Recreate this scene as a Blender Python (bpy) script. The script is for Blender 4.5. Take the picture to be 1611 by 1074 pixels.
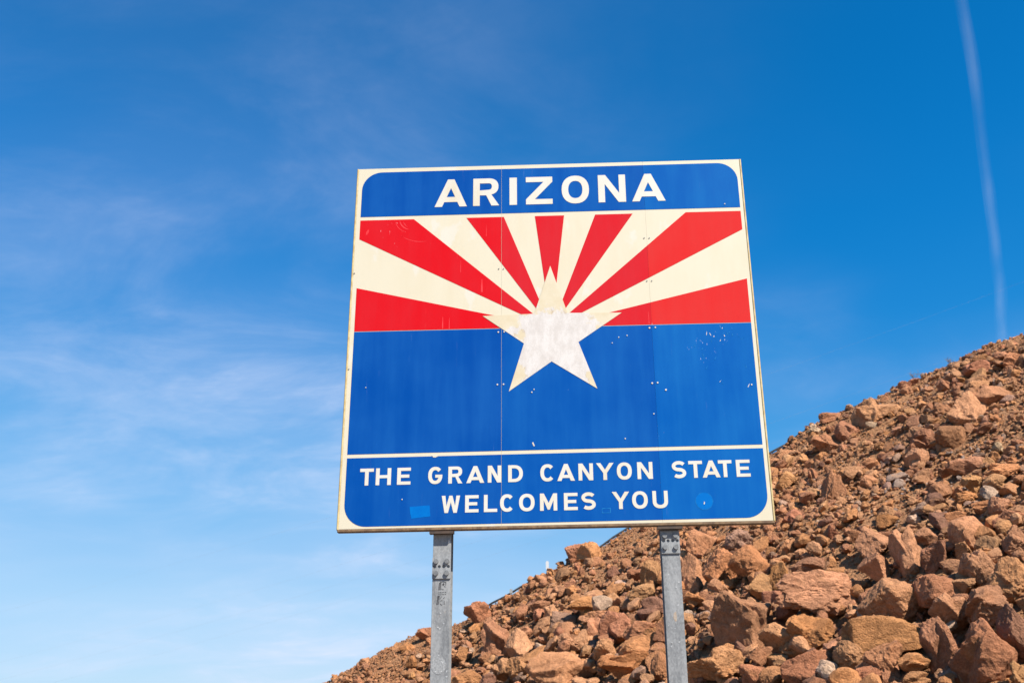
import bpy, math, random
import numpy as np
from mathutils import Vector, Matrix, noise
from mathutils.geometry import tessellate_polygon

for o in list(bpy.data.objects):
    bpy.data.objects.remove(o)
scene = bpy.context.scene
COL = scene.collection

# ------------------------------------------------------------------ camera
CAM = Vector((0.0822, -5.4809, 1.5995))
RIGHT = Vector((0.99959745, 0.02292019, -0.01672103))
UP = Vector((0.0236122, -0.3453452, 0.93817864))
FWD = Vector((-0.0157287, 0.9381958, 0.34574738))
F_PX, W_PX, H_PX, SHIFT = 1540.0, 1611.0, 1074.0, 60.0
cd = bpy.data.cameras.new('camera')
cd.sensor_width = 36.0
cd.lens = 36.0 * F_PX / W_PX
cd.shift_x = -SHIFT / W_PX
cd.clip_start = 0.05
cd.clip_end = 200000.0
cd.dof.use_dof = True
cd.dof.focus_distance = 5.75
cd.dof.aperture_fstop = 5.0
cam = bpy.data.objects.new('camera', cd)
COL.objects.link(cam)
cam.matrix_world = Matrix(((RIGHT.x, UP.x, -FWD.x, CAM.x), (RIGHT.y, UP.y, -FWD.y, CAM.y),
                           (RIGHT.z, UP.z, -FWD.z, CAM.z), (0, 0, 0, 1)))
scene.camera = cam

# ------------------------------------------------------------------ sun, sky, exposure
SUN_EL, SUN_AZ = math.radians(47), math.radians(44)       # azimuth: from -Y (behind the camera) towards +X
SUN = Vector((math.sin(SUN_AZ) * math.cos(SUN_EL), -math.cos(SUN_AZ) * math.cos(SUN_EL), math.sin(SUN_EL)))
sl = bpy.data.lights.new('sun', 'SUN')
sl.energy = 5.0
sl.angle = math.radians(0.53)
sl.color = (1.0, 0.95, 0.87)
so = bpy.data.objects.new('sun', sl)
COL.objects.link(so)
so.rotation_euler = (-SUN).to_track_quat('-Z', 'Y').to_euler()
so.location = (12, -20, 24)

world = bpy.data.worlds.new('World')
scene.world = world
world.use_nodes = True
wn, wl = world.node_tree.nodes, world.node_tree.links
wn.clear()


def wnode(t, **kw):
    n = wn.new(t)
    for k, v in kw.items():
        setattr(n, k, v)
    return n


def wmath(op, a, b=None, c=None, clamp=False):
    n = wnode('ShaderNodeMath', operation=op, use_clamp=clamp)
    for i, v in enumerate((a, b, c)):
        if v is None:
            continue
        if isinstance(v, (int, float)):
            n.inputs[i].default_value = v
        else:
            wl.new(v, n.inputs[i])
    return n.outputs[0]


sky = wnode('ShaderNodeTexSky', sky_type='NISHITA', sun_disc=False)
sky.sun_elevation = SUN_EL
sky.sun_rotation = math.atan2(SUN.x, SUN.y)
sky.altitude = 400.0
sky.air_density = 1.0
sky.dust_density = 0.0
sky.ozone_density = 6.0
dim = wnode('ShaderNodeVectorMath', operation='SCALE')
wl.new(sky.outputs['Color'], dim.inputs[0])
dim.inputs['Scale'].default_value = 0.10
hs = wnode('ShaderNodeRGBCurve')                           # the deep, saturated blue of a dry desert sky
for ch, pts in ((0, ((0, 0), (.064, .002), (.090, .006), (.126, .028), (.181, .105), (.337, .330), (.74, .46), (1, .52))),
                (1, ((0, 0), (.122, .142), (.170, .200), (.241, .280), (.337, .400), (.567, .595), (.90, .70), (1, .74))),
                (2, ((0, 0), (.262, .440), (.350, .580), (.470, .690), (.612, .790), (.836, .89), (1, .94)))):
    cv = hs.mapping.curves[ch]
    while len(cv.points) < len(pts):
        cv.points.new(0.5, 0.5)
    for q, xy in zip(cv.points, pts):
        q.location = xy
        q.handle_type = 'AUTO_CLAMPED'
hs.mapping.update()
wl.new(dim.outputs[0], hs.inputs['Color'])
back = wnode('ShaderNodeVectorMath', operation='SCALE')
wl.new(hs.outputs['Color'], back.inputs[0])
back.inputs['Scale'].default_value = 10.0
# thin high cirrus: a flat cloud layer seen in perspective (direction / its height)
tc = wnode('ShaderNodeTexCoord')
sep = wnode('ShaderNodeSeparateXYZ')
wl.new(tc.outputs['Generated'], sep.inputs[0])
zz = wmath('MAXIMUM', sep.outputs['Z'], 0.0)
den = wmath('ADD', zz, 0.20)
u = wmath('DIVIDE', sep.outputs['X'], den)
v = wmath('DIVIDE', sep.outputs['Y'], den)
comb = wnode('ShaderNodeCombineXYZ')
wl.new(u, comb.inputs[0])
wl.new(v, comb.inputs[1])


def cirrus(scale_xyz, rot, loc, sc, detail, rough, dist, lo, hi, amount):
    mp = wnode('ShaderNodeMapping')
    mp.inputs['Scale'].default_value = scale_xyz
    mp.inputs['Rotation'].default_value = (0, 0, rot)
    mp.inputs['Location'].default_value = loc
    wl.new(comb.outputs[0], mp.inputs['Vector'])
    nz = wnode('ShaderNodeTexNoise')
    nz.inputs['Scale'].default_value = sc
    nz.inputs['Detail'].default_value = detail
    nz.inputs['Roughness'].default_value = rough
    nz.inputs['Distortion'].default_value = dist
    wl.new(mp.outputs[0], nz.inputs['Vector'])
    mr = wnode('ShaderNodeMapRange', interpolation_type='SMOOTHSTEP')
    wl.new(nz.outputs['Fac'], mr.inputs['Value'])
    mr.inputs['From Min'].default_value = lo
    mr.inputs['From Max'].default_value = hi
    mr.inputs['To Max'].default_value = amount
    return mr.outputs['Result']


c1 = cirrus((0.8, 1.0, 1), 0.7, (1.7, 0.6, 0), 0.8, 3.0, 0.5, 0.2, 0.34, 0.68, 1.0)      # where the veil lies
c2 = cirrus((0.75, 1.0, 1), 0.95, (3.0, 1.0, 0), 3.0, 8.0, 0.60, 0.5, 0.34, 0.76, 1.0)      # its wisps
c3 = cirrus((0.55, 1.0, 1), 0.9, (0, 5.0, 0), 13.0, 5.0, 0.6, 0.8, 0.42, 0.72, 1.0)        # fine ripples
thin = wmath('DIVIDE', 0.30, wmath('ADD', zz, 0.05), clamp=True)      # a longer way through the layer low down
veil = wmath('MULTIPLY', c1, wmath('ADD', wmath('MULTIPLY', c2, 0.52), wmath('ADD', wmath('MULTIPLY', wmath('MULTIPLY', c2, c3), 0.22), 0.20)))
cl = wmath('MULTIPLY', veil, wmath('POWER', thin, 1.6), clamp=True)
hz = wmath('POWER', wmath('SUBTRACT', 1.0, zz, clamp=True), 7.0)
cl = wmath('MULTIPLY_ADD', hz, 0.06, cl, clamp=True)
mix = wnode('ShaderNodeMix', data_type='RGBA')
wl.new(cl, mix.inputs['Factor'])
wl.new(back.outputs[0], mix.inputs[6])
mix.inputs[7].default_value = (7.1, 7.8, 9.7, 1)
bg = wnode('ShaderNodeBackground')
wl.new(mix.outputs[2], bg.inputs['Color'])
bg.inputs['Strength'].default_value = 0.0555
wo = wnode('ShaderNodeOutputWorld')
wl.new(bg.outputs[0], wo.inputs['Surface'])

vs = scene.view_settings
vs.view_transform = 'Standard'
vs.look = 'None'
vs.exposure = 0.97
vs.gamma = 1.0
vs.use_curve_mapping = False
scene.cycles.transparent_max_bounces = 24
scene.cycles.max_bounces = 6
scene.cycles.diffuse_bounces = 1


# ------------------------------------------------------------------ helpers
def project(p):
    d = Vector(p) - CAM
    z = d.dot(FWD)
    return (W_PX / 2 + SHIFT + F_PX * d.dot(RIGHT) / z, H_PX / 2 - F_PX * d.dot(UP) / z)


def link(name, me, mat=None, parent=None, **props):
    o = bpy.data.objects.new(name, me)
    COL.objects.link(o)
    if mat is not None and me is not None and not me.materials:
        me.materials.append(mat)
    if parent is not None:
        o.parent = parent
    for k, val in props.items():
        o[k] = val
    return o


def mesh(name, verts, faces, smooth=False):
    me = bpy.data.meshes.new(name)
    me.from_pydata([tuple(q) for q in verts], [], faces)
    me.update()
    if smooth:
        me.polygons.foreach_set('use_smooth', [True] * len(me.polygons))
    return me


class MB:
    """collects boxes, tubes and extruded polygons into one mesh"""
    def __init__(self):
        self.v, self.f = [], []

    def add(self, vs_, fs_):
        b = len(self.v)
        self.v += [tuple(q) for q in vs_]
        self.f += [tuple(i + b for i in f) for f in fs_]
        return self

    def box(self, x0, x1, y0, y1, z0, z1, ch=0.0):
        if ch <= 0:
            return self.add([(x, y, z) for z in (z0, z1) for y in (y0, y1) for x in (x0, x1)],
                            [(0, 2, 3, 1), (4, 5, 7, 6), (0, 1, 5, 4), (2, 6, 7, 3), (0, 4, 6, 2), (1, 3, 7, 5)])
        c = ch                                              # chamfer on the front (-Y) rim
        V = [(x0, y1, z0), (x1, y1, z0), (x1, y1, z1), (x0, y1, z1),
             (x0, y0 + c, z0), (x1, y0 + c, z0), (x1, y0 + c, z1), (x0, y0 + c, z1),
             (x0 + c, y0, z0 + c), (x1 - c, y0, z0 + c), (x1 - c, y0, z1 - c), (x0 + c, y0, z1 - c)]
        Fc = [(3, 2, 1, 0), (8, 9, 10, 11)]
        for a in (0, 4):
            for i in range(4):
                j = (i + 1) % 4
                Fc.append((a + i, a + j, a + 4 + j, a + 4 + i))
        return self.add(V, Fc)

    def prism(self, loops, y0, y1):
        """loops: outer loop then holes, as (x, z); front face at y0 (towards -Y), back at y1"""
        tri = tessellate_polygon([[Vector((x, z, 0)) for x, z in lp] for lp in loops])
        flat = [q for lp in loops for q in lp]
        n = len(flat)
        V = [(x, y0, z) for x, z in flat] + [(x, y1, z) for x, z in flat]
        Fc = []
        for a, b, c in tri:
            (ax, az), (bx, bz), (cx, cz) = flat[a], flat[b], flat[c]
            if (bx - ax) * (cz - az) - (bz - az) * (cx - ax) < 0:
                b, c = c, b
            Fc.append((a, b, c))
        s = 0
        for k, lp in enumerate(loops):
            m = len(lp)
            area = sum(lp[i][0] * lp[(i + 1) % m][1] - lp[(i + 1) % m][0] * lp[i][1] for i in range(m))
            ccw = (area > 0) == (k == 0)
            for i in range(m):
                j = (i + 1) % m
                q = (s + i, s + n + i, s + n + j, s + j)
                Fc.append(q if ccw else q[::-1])
            s += m
        return self.add(V, Fc)

    def tube(self, pts, rad, seg=8, cap=True):
        pts = [Vector(q) for q in pts]
        if not hasattr(rad, '__len__'):
            rad = [rad] * len(pts)
        V, Fc = [], []
        for i, q in enumerate(pts):
            d = (pts[min(i + 1, len(pts) - 1)] - pts[max(i - 1, 0)]).normalized()
            a = d.cross(Vector((0, 0, 1)) if abs(d.z) < 0.9 else Vector((1, 0, 0))).normalized()
            b = d.cross(a)
            for k in range(seg):
                t = 2 * math.pi * k / seg
                V.append(q + rad[i] * (math.cos(t) * a + math.sin(t) * b))
        for i in range(len(pts) - 1):
            for k in range(seg):
                Fc.append((i * seg + k, i * seg + (k + 1) % seg, (i + 1) * seg + (k + 1) % seg, (i + 1) * seg + k))
        if cap:
            Fc.append(tuple(range(seg))[::-1])
            Fc.append(tuple(range((len(pts) - 1) * seg, len(pts) * seg)))
        return self.add(V, Fc)

    def build(self, name, mat, parent=None, smooth=False, **props):
        return link(name, mesh(name, self.v, self.f, smooth), mat, parent, **props)


# ------------------------------------------------------------------ materials
class NT:
    def __init__(self, name):
        self.m = bpy.data.materials.new(name)
        self.m.use_nodes = True
        self.n, self.l = self.m.node_tree.nodes, self.m.node_tree.links
        self.p = self.n['Principled BSDF']

    def node(self, t, ins=None, **kw):
        nd = self.n.new(t)
        for k, val in kw.items():
            setattr(nd, k, val)
        for k, val in (ins or {}).items():
            self.put(nd.inputs[k], val)
        return nd

    def put(self, sock, val):
        if isinstance(val, bpy.types.NodeSocket):
            self.l.new(val, sock)
        else:
            sock.default_value = val

    def noise(self, vec, scale, detail=4.0, rough=0.55, dist=0.0):
        return self.node('ShaderNodeTexNoise', {'Vector': vec, 'Scale': scale, 'Detail': detail, 'Roughness': rough, 'Distortion': dist}).outputs['Fac']

    def mapping(self, vec, scale=(1, 1, 1), loc=(0, 0, 0), rot=(0, 0, 0)):
        return self.node('ShaderNodeMapping', {'Vector': vec, 'Scale': scale, 'Location': loc, 'Rotation': rot}).outputs[0]

    def rng(self, val, lo, hi, a=0.0, b=1.0, smooth=True):
        return self.node('ShaderNodeMapRange', {'Value': val, 'From Min': lo, 'From Max': hi, 'To Min': a, 'To Max': b},
                         interpolation_type='SMOOTHSTEP' if smooth else 'LINEAR').outputs['Result']

    def math(self, op, a, b=0.0, clamp=False):
        return self.node('ShaderNodeMath', {0: a, 1: b}, operation=op, use_clamp=clamp).outputs[0]

    def mix(self, fac, a, b, blend='MIX'):
        return self.node('ShaderNodeMix', {'Factor': fac, 6: a, 7: b}, data_type='RGBA', blend_type=blend).outputs[2]

    def scale(self, col, f):
        return self.node('ShaderNodeVectorMath', {0: col, 1: self.node('ShaderNodeCombineXYZ', {0: f, 1: f, 2: f}).outputs[0]}, operation='MULTIPLY').outputs[0]

    def pos(self):
        return self.node('ShaderNodeNewGeometry').outputs['Position']

    def bump(self, h, strength, dist):
        b = self.node('ShaderNodeBump', {'Height': h, 'Strength': strength, 'Distance': dist})
        self.put(self.p.inputs['Normal'], b.outputs[0])

    def fin(self, color, rough=0.5, spec=0.5, metal=0.0):
        self.put(self.p.inputs['Base Color'], color)
        self.put(self.p.inputs['Roughness'], rough)
        self.put(self.p.inputs['Specular IOR Level'], spec)
        self.put(self.p.inputs['Metallic'], metal)
        return self.m


def C4(r, g, b):
    return (r, g, b, 1.0)


ZB, SW, SH = 2.525, 2.44, 2.30          # the sign's lower edge, width, height


def near(t, pos, x, z, r0, r1):
    """1 close to a spot on the sign's face, 0 away from it"""
    d = t.node('ShaderNodeVectorMath', {0: pos, 1: (x, -0.002, z + ZB)}, operation='DISTANCE').outputs['Value']
    return t.rng(d, r0, r1, 1.0, 0.0)


def sheet_mat(name, base, dull, chips=()):
    t = NT(name)
    p = t.pos()
    streak = t.noise(t.mapping(p, (9, 1, 0.9)), 1.0, 5.0, 0.6)
    cloud = t.noise(p, 2.3, 3.0)
    f = t.math('ADD', t.math('MULTIPLY', streak, 0.55), t.math('MULTIPLY', cloud, 0.45))
    col = t.mix(t.rng(f, 0.35, 0.68), C4(*base), C4(*dull))
    # hair-fine scuffs
    sc = t.noise(t.mapping(p, (60, 1, 3.5), rot=(0, 0.12, 0)), 1.0, 6.0, 0.7)
    col = t.mix(t.rng(sc, 0.62, 0.85, 0.0, 0.5), col, C4(min(1, base[0] + .18), min(1, base[1] + .16), min(1, base[2] + .14)))
    # small flakes where the film came away
    fl = t.noise(t.mapping(p, (70, 1, 55)), 1.0, 2.0, 0.5)
    col = t.mix(t.rng(fl, 0.815, 0.83), col, C4(0.72, 0.72, 0.68))
    for (x, z, r, th) in chips:
        st = t.noise(t.mapping(p, (85, 1, 26), rot=(0, 0.35 * math.sin(x * 40), 0), loc=(x * 7, 0, z * 3)), 1.0, 3.0, 0.6)
        m = t.math('MULTIPLY', t.rng(st, th, th + 0.05), near(t, p, x, z, r * 0.45, r))
        col = t.mix(t.math('MULTIPLY', m, 0.6), col, C4(0.60, 0.66, 0.70))
    rough = t.rng(cloud, 0.3, 0.7, 0.5, 0.65)
    return t.fin(col, rough, 0.04)


def cream_mat(name, base, stain, amount, white=None):
    t = NT(name)
    p = t.pos()
    a = t.noise(t.mapping(p, (1.6, 1, 0.7)), 3.0, 6.0, 0.62)
    b = t.noise(t.mapping(p, (14, 1, 2.0)), 1.0, 5.0, 0.6)
    col = t.mix(t.rng(t.math('ADD', t.math('MULTIPLY', a, 0.6), t.math('MULTIPLY', b, 0.4)), 0.42, 0.72, 0.0, amount), C4(*base), C4(*stain))
    if white:
        w_ = t.noise(t.mapping(p, (7, 1, 4)), 1.0, 3.0, 0.5)
        col = t.mix(t.rng(w_, 0.60, 0.66, 0.0, 0.55), col, C4(*white))
    sp = t.noise(p, 90.0, 2.0)
    col = t.mix(t.rng(sp, 0.74, 0.80, 0.0, 0.7), col, C4(0.36, 0.24, 0.12))
    return t.fin(col, 0.5, 0.35)


def star_mat():
    t = NT('star_film_peeling')
    p = t.pos()
    # the yellowed top film survives on the upper arms and the tips; the rest is bare, crazed and whiter
    s3 = t.node('ShaderNodeSeparateXYZ', {0: p})
    dz = t.math('SUBTRACT', s3.outputs[2], 1.13 + ZB)
    dz = t.math('ADD', t.math('MULTIPLY', t.math('MAXIMUM', dz, 0.0), 1.15), t.math('MULTIPLY', t.math('MINIMUM', dz, 0.0), -0.62))
    dx = t.math('MULTIPLY', t.math('ADD', s3.outputs[0], -0.03), 0.86)
    d = t.math('SQRT', t.math('ADD', t.math('MULTIPLY', dz, dz), t.math('MULTIPLY', dx, dx)))
    n1 = t.noise(p, 7.0, 5.0, 0.6)
    edge = t.math('ADD', d, t.math('MULTIPLY', t.math('SUBTRACT', n1, 0.5), 0.42))
    film = t.rng(edge, 0.208, 0.236, 0.0, 0.9)
    cr = t.node('ShaderNodeTexVoronoi', {'Vector': t.mapping(p, (120, 1, 80)), 'Scale': 1.0}, feature='DISTANCE_TO_EDGE').outputs['Distance']
    craze = t.rng(cr, 0.0, 0.16, 1.0, 0.0)
    grey = t.noise(t.mapping(p, (20, 1, 9)), 1.0, 6.0, 0.65)
    bare = t.mix(t.rng(grey, 0.36, 0.66), C4(0.555, 0.525, 0.500), C4(0.470, 0.435, 0.405))
    bare = t.mix(t.math('MULTIPLY', craze, 0.30), bare, C4(0.3564, 0.3240, 0.2997))
    yel = t.mix(t.rng(n1, 0.35, 0.65), C4(0.5265, 0.4698, 0.3443), C4(0.4941, 0.4172, 0.2754))
    col = t.mix(film, bare, yel)
    rim = t.math('MULTIPLY', t.rng(edge, 0.214, 0.220), t.rng(edge, 0.226, 0.232, 1.0, 0.0))
    col = t.mix(t.math('MULTIPLY', rim, t.rng(grey, 0.50, 0.60, 0, 0.45)), col, C4(0.30, 0.19, 0.09))
    return t.fin(col, 0.55, 0.2)


def galv_mat(name, tone=1.0, metal=0.10):
    t = NT(name)
    p = t.pos()
    a = t.noise(t.mapping(p, (9, 9, 2.2)), 1.0, 6.0, 0.65)
    v_ = t.node('ShaderNodeTexVoronoi', {'Vector': t.mapping(p, (140, 140, 90)), 'Scale': 1.0}).outputs['Color']
    vb = t.node('ShaderNodeSeparateXYZ', {0: v_}).outputs[0]
    f = t.math('ADD', t.math('MULTIPLY', a, 0.88), t.math('MULTIPLY', vb, 0.12))
    col = t.mix(t.rng(f, 0.32, 0.66), C4(.20 * tone, .205 * tone, .21 * tone), C4(.40 * tone, .405 * tone, .405 * tone))
    s = t.noise(t.mapping(p, (60, 60, 9)), 1.0, 4.0, 0.6)
    col = t.mix(t.rng(s, 0.62, 0.75, 0.0, 0.5), col, C4(.22 * tone, .23 * tone, .24 * tone))
    w_ = t.noise(t.mapping(p, (34, 34, 30)), 1.0, 3.0, 0.6)
    col = t.mix(t.rng(w_, 0.70, 0.74, 0.0, 0.8), col, C4(.52, .525, .52))
    ru = t.noise(p, 12.0, 4.0)
    col = t.mix(t.rng(ru, 0.68, 0.78, 0.0, 0.45), col, C4(.42, .28, .16))
    t.bump(a, 0.08, 0.01)
    return t.fin(col, t.rng(a, 0.3, 0.7, 0.42, 0.62), 0.5, metal)


def plain_mat(name, base, other, scale, rough=0.6, metal=0.0, spec=0.4):
    t = NT(name)
    p = t.pos()
    a = t.noise(p, scale, 5.0, 0.6)
    return t.fin(t.mix(t.rng(a, 0.35, 0.68), C4(*base), C4(*other)), rough, spec, metal)


def rock_mat(name, source):
    t = NT(name)
    if source == 'object':
        base = t.node('ShaderNodeObjectInfo').outputs['Color']
    else:
        base = t.node('ShaderNodeAttribute', attribute_name='Col').outputs['Color']
    p = t.pos()
    big = t.noise(p, 1.9, 5.0, 0.6, 0.4)
    mid = t.noise(p, 8.0, 7.0, 0.65, 0.6)
    fine = t.noise(p, 46.0, 6.0, 0.7)
    f = t.math('ADD', t.math('MULTIPLY', big, 0.28), t.math('ADD', t.math('MULTIPLY', mid, 0.42), t.math('MULTIPLY', fine, 0.30)))
    col = t.scale(base, t.rng(f, 0.34, 0.66, 0.52, 1.36))
    ochre = t.noise(p, 3.3, 5.0, 0.6, 1.0)
    col = t.mix(t.rng(ochre, 0.58, 0.72, 0.0, 0.35), col, C4(0.3807, 0.1823, 0.0729))
    plum = t.noise(t.mapping(p, loc=(7, 3, 1)), 2.7, 6.0, 0.65, 0.8)
    col = t.mix(t.rng(plum, 0.60, 0.74, 0.0, 0.28), col, C4(0.1539, 0.0729, 0.0502))
    dust = t.noise(t.mapping(p, loc=(2, 9, 5)), 14.0, 5.0, 0.7)
    col = t.mix(t.rng(dust, 0.60, 0.74, 0.0, 0.45), col, C4(0.4374, 0.2633, 0.1539))
    pit = t.node('ShaderNodeTexVoronoi', {'Vector': t.mapping(p, rot=(.4, .3, .2)), 'Scale': 30.0, 'Randomness': 1.0}).outputs['Distance']
    crk = t.node('ShaderNodeTexVoronoi', {'Vector': p, 'Scale': 5.5}, feature='DISTANCE_TO_EDGE').outputs['Distance']
    h = t.math('ADD', t.math('MULTIPLY', mid, 1.0), t.math('MULTIPLY', fine, 0.95))
    h = t.math('ADD', h, t.math('MULTIPLY', t.rng(pit, 0.05, 0.38), 0.10))
    h = t.math('ADD', h, t.math('MULTIPLY', t.rng(crk, 0.0, 0.05), 0.08))
    t.bump(h, 0.85, 0.05)
    return t.fin(col, 0.92, 0.15)


def ground_mat(name, a, b, c):
    t = NT(name)
    p = t.pos()
    n1 = t.noise(p, 1.3, 6.0, 0.6)
    n2 = t.noise(p, 24.0, 6.0, 0.7)
    vo = t.node('ShaderNodeTexVoronoi', {'Vector': p, 'Scale': 22.0})
    vr = t.node('ShaderNodeSeparateXYZ', {0: vo.outputs['Color']}).outputs[0]
    col = t.mix(t.rng(n1, 0.35, 0.65), C4(*a), C4(*b))
    col = t.mix(t.math('MULTIPLY', vr, 0.5), col, C4(*c))
    col = t.scale(col, t.rng(n2, 0.3, 0.7, 0.75, 1.2))
    h = t.math('ADD', t.math('MULTIPLY', vo.outputs['Distance'], -0.6), n2)
    t.bump(h, 0.9, 0.06)
    return t.fin(col, 0.95, 0.1)


BLUE = [sheet_mat('blue_sheeting_west', (0.0000, 0.0482, 0.2455), (0.0040, 0.0699, 0.2806)),
        sheet_mat('blue_sheeting_middle', (0.0000, 0.0555, 0.2622), (0.0040, 0.0795, 0.2985)),
        sheet_mat('blue_sheeting_east', (0.0000, 0.0712, 0.2958), (0.0040, 0.0987, 0.3283),
                  ((0.886, 1.02, 0.10, 0.64), (1.035, 1.12, 0.10, 0.65), (0.60, 0.47, 0.08, 0.66)))]
RED = [sheet_mat('red_sheeting_west', (0.4795, 0.0036, 0.0084), (0.4615, 0.0096, 0.0156), ((-0.97, 1.86, 0.13, 0.67),)),
       sheet_mat('red_sheeting_middle', (0.4555, 0.0090, 0.0156), (0.4376, 0.0168, 0.0240)),
       sheet_mat('red_sheeting_east', (0.4915, 0.0168, 0.0168), (0.4795, 0.0252, 0.0240), ((0.60, 1.24, 0.08, 0.66),))]
CREAM = cream_mat('cream_sheeting', (0.5215, 0.4735, 0.3596), (0.4795, 0.4076, 0.2697), 0.40, (0.5275, 0.5095, 0.4555))
LETTER = cream_mat('letter_film', (0.5275, 0.5035, 0.4496), (0.4795, 0.4016, 0.2517), 0.75)
STAR = star_mat()
TRIM = plain_mat('stained_edge_trim', (0.50, 0.40, 0.20), (0.36, 0.25, 0.10), 14.0, 0.5)
RAIL = plain_mat('rusty_bottom_rail', (0.20, 0.125, 0.065), (0.095, 0.055, 0.032), 22.0, 0.7)
BRACK = plain_mat('dark_bracket', (0.0719, 0.0450, 0.0300), (0.0420, 0.0300, 0.0240), 30.0, 0.7)
GALV = galv_mat('galvanised_steel', 0.670)
PLATE = galv_mat('galvanised_plate', 0.697)
BOLT = galv_mat('zinc_bolt', 0.502, 0.2)
ALU = plain_mat('mill_aluminium', (0.3297, 0.3357, 0.3417), (0.2697, 0.2757, 0.2817), 12.0, 0.45, 0.6)
SCUFF = plain_mat('scuffed_red', (0.58, 0.055, 0.062), (0.60, 0.030, 0.036), 40.0, 0.6, 0.0, 0.04)
INK = plain_mat('black_sticker_remains', (0.03, 0.03, 0.032), (0.10, 0.10, 0.105), 60.0, 0.7)
GUM = plain_mat('sticker_gum', (0.1782, 0.1823, 0.1863), (0.2916, 0.2957, 0.2957), 110.0, 0.7)
FLECK = plain_mat('pale_fleck', (0.4050, 0.4091, 0.4050), (0.3483, 0.3523, 0.3564), 60.0, 0.6)
RUST = plain_mat('rust_bloom', (0.3240, 0.2754, 0.2268), (0.2916, 0.2106, 0.1458), 90.0, 0.8)
GHOST = plain_mat('tape_ghost', (0.0, 0.118, 0.40), (0.0, 0.100, 0.375), 18.0, 0.6, 0.0, 0.04)
GHOST2 = plain_mat('sticker_outline', (0.0162, 0.1539, 0.3645), (0.0000, 0.0891, 0.3321), 60.0, 0.6, 0.0, 0.04)
WHITE = plain_mat('white_marker_plastic', (0.4915, 0.4975, 0.5035), (0.4316, 0.4376, 0.4436), 20.0, 0.4)
RUBBER = plain_mat('black_pipe', (0.025, 0.023, 0.024), (0.05, 0.045, 0.042), 8.0, 0.6)
WIRE = plain_mat('conductor_aluminium', (0.2187, 0.2349, 0.2673), (0.1944, 0.2106, 0.2430), 1.0, 0.6)
ROCK = rock_mat('rock_individual', 'object')
RUBBLE = rock_mat('rock_rubble', 'attribute')
DIRT = ground_mat('slope_dirt', (0.33, 0.158, 0.072), (0.27, 0.132, 0.066), (0.38, 0.205, 0.105))
FLAT = ground_mat('roadside_gravel', (0.3240, 0.2268, 0.1539), (0.2673, 0.2025, 0.1539), (0.3726, 0.2916, 0.2187))

# ------------------------------------------------------------------ the slope
NRM = np.array([-0.44241672, -0.36164199, 0.82065981])
SD = np.array([0.63288621, -0.77424482, 0.0])             # along the slope
TD = np.array([0.63539161, 0.51938427, 0.57141708])       # straight up the slope
ORG = np.array([3.03101261, 2.47762209, 0.0])
CREST = np.array([(-26, -6.0), (-19.2, 1.4), (-18.04, 2.75), (-17.23, 3.55), (-16.77, 4.2), (-16.21, 4.8), (-15.4, 5.25), (-14.6, 5.6), (-14.01, 6.1),
                  (-13.5, 6.75), (-13.05, 7.25), (-12.47, 7.82), (-12.0, 8.4), (-11.6, 9.0), (-10.56, 10.35), (-9.5, 11.7),
                  (-8.9, 12.55), (-8.07, 13.15), (-7.3, 13.95), (-6.39, 14.6), (-5.63, 14.95), (-4.65, 15.06), (-2, 15.3), (6, 15.6), (16, 16.0)])


def crest(s):
    return np.interp(s, CREST[:, 0], CREST[:, 1])


def lumps(s, t):
    h = 0.075 * np.sin(1.31 * s + 0.7 * t + 0.4) * np.sin(0.93 * t - 0.55 * s + 1.1)
    h += 0.045 * np.sin(2.7 * s - 1.9 * t + 2.0) * np.sin(2.2 * t + 1.3 * s)
    h += 0.022 * np.sin(6.1 * s + 3.7 * t) * np.sin(5.3 * t - 4.4 * s + 0.6)
    return h


def slope_point(s, t, extra=0.0, hollow=0.0):
    s, t = np.asarray(s, float), np.asarray(t, float)
    e = (t - crest(s)) * 0.72
    drop = np.where(e > 0.35, 0.80 * (e - 0.175), np.where(e > 0, 0.80 * e * e / 0.7, 0.0))
    h = lumps(s, t) * np.clip(1.2 - 0.5 * np.exp(-(e / 0.6) ** 2), 0, 1) - drop - 0.03 + extra
    h = h - hollow * np.clip((7.5 - t) / 5.0, 0, 1) * np.clip((s + 15.5) / 3.0, 0, 1)
    return ORG + s[..., None] * SD + t[..., None] * TD + h[..., None] * NRM


sg = np.arange(-30, 18.01, 0.16)
tg = np.arange(-6.5, 26.01, 0.16)
SS, TT = np.meshgrid(sg, tg)
P = slope_point(SS, TT, 0.0, 0.25)
P[..., 2] = np.maximum(P[..., 2], -0.4)
ns, nt = len(sg), len(tg)
idx = np.arange(ns * nt).reshape(nt, ns)
quads = np.stack([idx[:-1, :-1], idx[:-1, 1:], idx[1:, 1:], idx[1:, :-1]], -1).reshape(-1, 4)
hill = link('hill_slope', mesh('hill_slope', P.reshape(-1, 3).tolist(), quads.tolist(), True), DIRT,
            kind='structure', label='steep orange dirt embankment rising behind the sign')
gp = MB()
gx = [-6000, -600, -120, -40, -15, -5, 5, 15, 40, 120, 600, 6000]
gv = [(x, y, 0.0) for y in gx for x in gx]
gf = [(j * 12 + i, j * 12 + i + 1, (j + 1) * 12 + i + 1, (j + 1) * 12 + i) for j in range(11) for i in range(11)]
link('ground', mesh('ground', gv, gf), FLAT, kind='structure', label='flat gravelly roadside ground in front of the embankment')

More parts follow.
